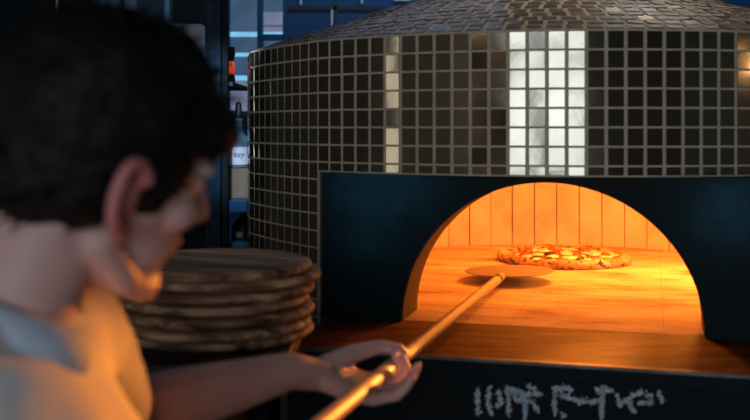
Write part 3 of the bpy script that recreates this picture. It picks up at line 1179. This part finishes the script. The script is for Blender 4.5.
# unlit pendant
pl = px(57, 18, 3.0)
pend = thing('pendant_lamp', 'unlit pendant bulb on a thin cord at the upper left', 'lamp', (pl.x, 3.0, ZC))
bm = bmesh.new()
tube(bm, [(pl.x, 3.0, ZC), (pl.x, 3.0, pl.z)], [.004, .004], 8)
obj('cord', bm, M['palestrip'], pend)
bm = bmesh.new()
lathe(bm, [(0, .0), (.016, 0), (.018, -.05), (0, -.05)], pl, 16)
obj('socket', bm, M['black'], pend)
bm = bmesh.new()
lathe(bm, [(0, -.05), (.014, -.05), (.028, -.085), (.030, -.105), (.018, -.130), (0, -.136)], pl, 20)
obj('bulb', bm, M['glass2'], pend, smooth=True)

# ================================================================== the man with the peel
def Z(x, y, z): return Vector((x, y, HE + z))


PSI, PIT, ROLL = math.radians(42), math.radians(10), math.radians(18)
HC = Z(-0.253, 0.931, -0.033)
HM = Matrix.Translation(HC) @ Matrix.Rotation(PSI, 4, 'Z') @ Matrix.Rotation(PIT, 4, 'Y') @ Matrix.Rotation(ROLL, 4, 'X')
HM3 = HM.to_3x3()
FB = Vector((math.cos(math.radians(2)), math.sin(math.radians(2)), 0))     # body facing
RB = Vector((FB.y, -FB.x, 0))                                               # his right


def skinmat(name='skin', lo=c3(.55, .34, .33), hi=c3(.65, .43, .41)):
    m, nt, b = new_mat(name)
    v = coords(nt)
    n = node(nt, 'ShaderNodeTexNoise', Scale=18.0, Detail=5)
    nt.links.new(v, n.inputs['Vector'])
    nt.links.new(ramp(nt, n.outputs['Fac'], [(0.3, lo), (0.7, hi)]), b.inputs['Base Color'])
    b.inputs['Roughness'].default_value = 0.5
    b.inputs['Subsurface Weight'].default_value = 0.12
    b.inputs['Subsurface Radius'].default_value = (0.012, 0.004, 0.002)
    return m


M['skin'] = skinmat()
M['earskin'] = skinmat('flushed_ear_skin', c3(.52, .17, .18), c3(.60, .22, .22))
M['hair'] = noisy('near_black_hair', [(0.35, c3(.003, .003, .003)), (0.7, c3(.010, .008, .007))], 30, (1, 1, 1), rough=0.6, spec=0.2, bump=0.4, bscale=70)
M['shirt'] = noisy('pale_grey_cotton', [(0.3, c3(.74, .74, .76)), (0.7, c3(.82, .82, .84))], 60, rough=0.9, bump=0.1, bscale=160)
M['collar'] = noisy('cool_lit_collar', [(0.3, c3(.46, .56, .72)), (0.7, c3(.54, .64, .80))], 60, rough=0.9)  # cool light put into the blue of the collar
M['trouser'] = noisy('dark_trousers', [(0.3, c3(.02, .022, .028)), (0.7, c3(.03, .034, .04))], 40, rough=0.9)
M['eye'] = noisy('eye_white', [(0.3, c3(.7, .68, .64)), (0.7, c3(.8, .78, .74))], 20, rough=0.2)

body = bmesh.new()


def hb(c, r, rot=None):
    m = HM3 if rot is None else HM3 @ rot
    ball(body, HM @ Vector(c), r, m, 3)


def hchain(bm_, pts, rad):
    chain(bm_, [HM @ Vector(p) for p in pts], rad, 10)


# head: face towards +x, left side +y
hb((-.012, 0, .035), (.098, .076, .098))
hb((.018, 0, -.005), (.080, .070, .085))
hb((.034, 0, -.050), (.060, .057, .072))
hb((.022, 0, -.080), (.052, .056, .034))
for s in (-1, 1):
    hchain(body, [(-.012, s * .058, -.055), (.03, s * .046, -.093), (.072, s * .014, -.112)], [.018, .016, .017])
    hb((.058, s * .042, -.022), (.028, .025, .022))        # cheekbone
    hb((.078, s * .028, .022), (.018, .026, .011))         # brow
hb((.078, 0, -.108), (.018, .020, .016))
hchain(body, [(.094, 0, .012), (.106, 0, -.012), (.116, 0, -.034)], [.009, .010, .012])
for s in (-1, 1): hb((.104, s * .011, -.037), (.011, .008, .008))
hb((.093, 0, -.062), (.010, .023, .007))
hb((.091, 0, -.074), (.010, .021, .008))
for s in (-1, 1):        # ears
    pts = []
    for k in range(11):
        t = math.radians(30 + k * 24)
        pts.append((-.012 + .019 * math.cos(t) - .004 * math.sin(t), s * (.082 + .013 * (1 - math.cos(t)) * .6), -.004 + .034 * math.sin(t)))
    pts.append((-.006, s * .076, -.036))
    hchain(body, pts, [.0068] * len(pts))
    hb((-.014, s * .080, -.006), (.016, .0060, .027))
    hb((-.006, s * .079, -.034), (.008, .005, .009))
# neck
NB = Z(-0.345, 0.885, -0.20)
sk = HM @ Vector((-.035, 0, -.045))
loft(body, [(NB - Vector((.03, .02, .05)), RB, .085, FB, .075), (NB, RB, .064, FB, .066), (NB.lerp(sk, .5), RB, .057, FB, .062), (sk, RB, .056, FB, .062), (HM @ Vector((-.01, 0, .0)), RB, .055, FB, .06)])
# torso
SHL, SHR = Z(-0.325, 1.045, -0.215), Z(-0.425, 0.715, -0.225)
UP = Vector((0.22, 0.0, 0.97))
FN = (FB - UP.normalized() * FB.dot(UP.normalized())).normalized()
SP = [Z(-.335, .885, -.175), Z(-.318, .885, -.27), Z(-.325, .880, -.36), Z(-.375, .875, -.52), Z(-.41, .87, -.66), Z(-.42, .87, -.74)]
SW = [(.10, .055), (.155, .098), (.165, .108), (.148, .10), (.160, .112), (.15, .105)]


def torso(bm_, grow):
    secs = [(c, RB, a + grow, FN, b + grow) for c, (a, b) in zip(SP, SW)]
    loft(bm_, secs)
    chain(bm_, [SHL, SP[0] - Vector((0, 0, .03)), SHR], [.055 + grow, .06 + grow, .055 + grow])


torso(body, 0)
# left arm: reaches across to the front grip
EL = Z(-0.315, 1.225, -0.355)
WL = Z(-0.120, 1.412, -0.343)
chain(body, [SHL, SHL.lerp(EL, .5), EL], [.055, .047, .041])
chain(body, [EL, EL.lerp(WL, .3), EL.lerp(WL, .75), WL], [.041, .044, .033, .027])
# right arm: hand at the rear of the handle
RH = HA - DH * 0.60
ER = Z(-0.40, 0.66, -0.47)
chain(body, [SHR, SHR.lerp(ER, .5), ER], [.055, .047, .041])


def hand(bm_, wrist, Hc, A, N, T, cross, curls, thumb):
    """A towards the fingers, N out of the palm, T towards the thumb; Hc where the palm centre sits"""
    A, N, T = Vector(A).normalized(), Vector(N), Vector(T)
    N = (N - A * N.dot(A)).normalized()
    T = (T - A * T.dot(A) - N * T.dot(N)).normalized()
    P = lambda a, t, n: Hc + A * a + T * t + N * n
    fr = [(.030, 1.0), (.0105, 1.08), (-.0105, 1.0), (-.0305, .80)]
    chain(bm_, [wrist, P(-.045, 0, 0)], [.027, .023])
    for (t, L), cv in zip(fr, curls):
        m = P(.042 + (0.004 if L > 1 else 0) - (.006 if L < .9 else 0), t, 0)
        chain(bm_, [P(-.048, t * .45, 0), P(0, t * .8, -.002), m], [.016, .0145, .0112])
        pts, rad, p, ang = [m], [.0105], m, 0
        for seg_len, da, rr in zip((.044 * L, .027 * L, .021 * L), cv, (.0088, .0080, .0066)):
            ang += math.radians(da)
            p = p + (A * math.cos(ang) + N * math.sin(ang)) * seg_len + T * (t * .08)
            pts.append(p)
            rad.append(rr)
        chain(bm_, pts, rad, 10)
    tp = [P(*q) for q in thumb]
    chain(bm_, tp, [.019, .0150, .0112, .0098, .0080][:len(tp)], 12)


A_ = Vector((.80, .47, -.33)).normalized()
N_ = Vector((.46, -.13, .87))
T_ = N_.cross(A_)
Nn = (N_ - A_ * N_.dot(A_)).normalized()
HcL = HA + DH * 0.09
PL = HcL - Nn * .0265 - A_ * .050
hand(body, WL, PL, A_, N_, T_, 0, [(8, 62, 60), (14, 72, 50), (20, 48, 28), (25, 48, 22)],
     [(-.030, .022, .004), (.018, .046, .026), (.064, .058, .043), (.096, .056, .049), (.114, .052, .042)])
AR_ = Vector((.963, -.262, 0.05))
NR_ = Vector((0.1, 0, -1))
TR_ = DH.copy()
PRt = RH + Vector((0, 0, .0265)) - AR_.normalized() * .035
WR = PRt - AR_.normalized() * .075 + Vector((0, -.02, .004))
chain(body, [ER, ER.lerp(WR, .3), ER.lerp(WR, .75), WR], [.041, .043, .033, .027])
hand(body, WR, PRt, AR_, NR_, TR_, 0, [(30, 65, 55)] * 4, [(-.025, .024, .004), (.008, .046, .022), (.03, .062, .036), (.05, .066, .045)])
# legs
for s in (-1, 1):
    h = Z(-.42, .87, -.72) + RB * (s * .09)
    k = Vector((h.x + FB.x * .04, h.y + FB.y * .04, .50))
    a = Vector((h.x - FB.x * .02, h.y - FB.y * .02, .09))
    chain(body, [h, h.lerp(k, .5), k, k.lerp(a, .35), a], [.085, .072, .055, .054, .04])
    chain(body, [a - Vector((0, 0, .04)), a + FB * .15 - Vector((0, 0, .055))], [.04, .03])
me = remesh(body, 0.0032, 5, 0.5)
man = link('person', me, M['skin'])
org = Vector((-.42, .87, 0))
me.transform(Matrix.Translation(-org))
man.location = org
tag(man, 'man with short dark hair in a pale shirt, seen from behind, holding the peel', 'person')
me.materials.append(M['earskin'])
HIo = HM.inverted() @ Matrix.Translation(org)
for p in me.polygons:
    p.use_smooth = True
    q = HIo @ p.center
    if abs(q.y) > .074 and -.045 < q.x < .018 and -.045 < q.z < .045:
        p.material_index = 1

# hair: a full mop, longer on top and at the front
hbm = bmesh.new()


def hh(c, r): ball(hbm, HM @ Vector(c), r, HM3, 4)


hh((-.016, 0, .046), (.110, .090, .101))
hh((-.055, 0, .012), (.070, .078, .080))
hh((.006, 0, .086), (.080, .074, .058))
hh((.062, -.012, .058), (.050, .062, .040))
for s in (-1, 1):
    hh((.018, s * .070, .012), (.020, .012, .036))
    hh((-.040, s * .064, .002), (.040, .020, .050))
me = remesh(hbm, 0.005, 6, 0.6)
HI = HM.inverted()
for v in me.vertices:
    q = HI @ v.co
    # shaggy tufts
    d = noise.noise(q * 20) * .006 + noise.noise(q * 60) * .002
    n_ = (q - Vector((-.01, 0, .03))).normalized()
    q = q + n_ * d
    # keep the ears and the face free
    if q.x > .05 and q.z < .045:
        q.x -= min(.05, (.045 - q.z) * 1.0)
    v.co = HM @ q
# loose strands over the mop
sb = bmesh.new()
sb.from_mesh(me)
random.seed(3)
vs = [v for v in sb.verts]
for k in range(350):
    v = random.choice(vs)
    q = HI @ v.co
    if q.z < .0 and q.x > -.02: continue
    n_ = (q - Vector((-.01, 0, .03))).normalized()
    fl_ = Vector((.55 if q.z > .06 else -.1, random.gauss(0, .35), -.25 if q.z < .06 else .1))
    L_ = random.uniform(.008, .018)
    p0 = q - n_ * .004
    p1 = q + (n_ * .8 + fl_ * .6) * L_ * .6
    p2 = q + (n_ * .6 + fl_ * 1.2) * L_
    tube(sb, [HM @ p0, HM @ p1, HM @ p2], [.0022, .0016, .0003], 5)
sb.to_mesh(me)
sb.free()
me.transform(Matrix.Translation(-org))
ho = bpy.data.objects.new('hair', me)
COL.objects.link(ho)
me.materials.append(M['hair'])
for p in me.polygons: p.use_smooth = True
ho.parent = man
# brows and eyes
for s in (-1, 1):
    bm = bmesh.new()
    hchain(bm, [(.094, s * .016, .028), (.094, s * .030, .032), (.082, s * .044, .027)], [.0035, .004, .0025])
    obj('eyebrow', bm, M['hair'], man, smooth=True)
    bm = bmesh.new()
    ball(bm, HM @ Vector((.079, s * .030, .004)), .0125, None, 3)
    obj('eye', bm, M['eye'], man, smooth=True)

# t-shirt
sbm = bmesh.new()
torso(sbm, .017)
chain(sbm, [SHL, SHL.lerp(EL, .5), SHL.lerp(EL, .72)], [.066, .060, .058])
chain(sbm, [SHR, SHR.lerp(ER, .5), SHR.lerp(ER, .72)], [.068, .062, .060])
chain(sbm, [NB - Vector((.0, .0, .055)), SHR + Vector((.0, .0, .005))], [.062, .064])
chain(sbm, [NB - Vector((.0, .0, .055)), SHL + Vector((.0, .0, .005))], [.062, .064])
me = remesh(sbm, 0.006, 8, 0.6)
for v in me.vertices:
    d = noise.noise(v.co * 14 + Vector((3, 1, 0))) * .006 + noise.noise(Vector((v.co.x * 9, v.co.y * 9, v.co.z * 30))) * .003
    v.co += v.normal * d
me.transform(Matrix.Translation(-org))
sh = bpy.data.objects.new('t_shirt', me)
COL.objects.link(sh)
me.materials.append(M['shirt'])
for p in me.polygons: p.use_smooth = True
sh.parent = man
# ribbed neckline
bm = bmesh.new()
ring = []
ax = (sk - NB).normalized()
u_ = (RB - ax * RB.dot(ax)).normalized()
v_ = ax.cross(u_)
cn = NB.lerp(sk, .27)
pts = [cn + u_ * (.073 * math.cos(2 * PI * k / 40)) + v_ * (.077 * math.sin(2 * PI * k / 40)) for k in range(40)]
loft_r = []
for k, p in enumerate(pts):
    o_ = (p - cn).normalized()
    loft_r.append([bm.verts.new(p + o_ * .018 - ax * .026), bm.verts.new(p + ax * .010), bm.verts.new(p - o_ * .004 + ax * .012), bm.verts.new(p - o_ * .008 - ax * .02)])
for k in range(40):
    a, b = loft_r[k], loft_r[(k + 1) % 40]
    for j in range(4):
        bm.faces.new((a[j], a[(j + 1) % 4], b[(j + 1) % 4], b[j]))
tag(obj('collar', bm, M['collar'], man, smooth=True), label='pale collar band tinted blue for the cool light on it')
# trousers and shoes
tb = bmesh.new()
loft(tb, [(SP[4] + Vector((0, 0, .02)), RB, .172, FN, .124), (SP[5], RB, .168, FN, .122), (SP[5] - Vector((0, 0, .08)), RB, .165, FB, .115)])
for s in (-1, 1):
    h = Z(-.42, .87, -.74) + RB * (s * .09)
    k = Vector((h.x + FB.x * .04, h.y + FB.y * .04, .50))
    a = Vector((h.x - FB.x * .02, h.y - FB.y * .02, .10))
    chain(tb, [h, h.lerp(k, .5), k, k.lerp(a, .5), a], [.098, .088, .073, .068, .062])
me = remesh(tb, 0.008, 5, .5)
me.transform(Matrix.Translation(-org))
to_ = bpy.data.objects.new('trousers', me)
COL.objects.link(to_)
me.materials.append(M['trouser'])
to_.parent = man
for s in (-1, 1):
    h = Z(-.42, .87, -.72) + RB * (s * .09)
    a = Vector((h.x - FB.x * .02, h.y - FB.y * .02, .05))
    bm = bmesh.new()
    chain(bm, [a - FB * .03, a + FB * .10, a + FB * .18 - Vector((0, 0, .008))], [.052, .048, .04])
    for v in bm.verts: v.co.z = max(v.co.z, 0.0)
    me = remesh(bm, .006, 4, .5)
    me.transform(Matrix.Translation(-org))
    o = bpy.data.objects.new('shoe', me)
    COL.objects.link(o)
    me.materials.append(M['black'])
    o.parent = man
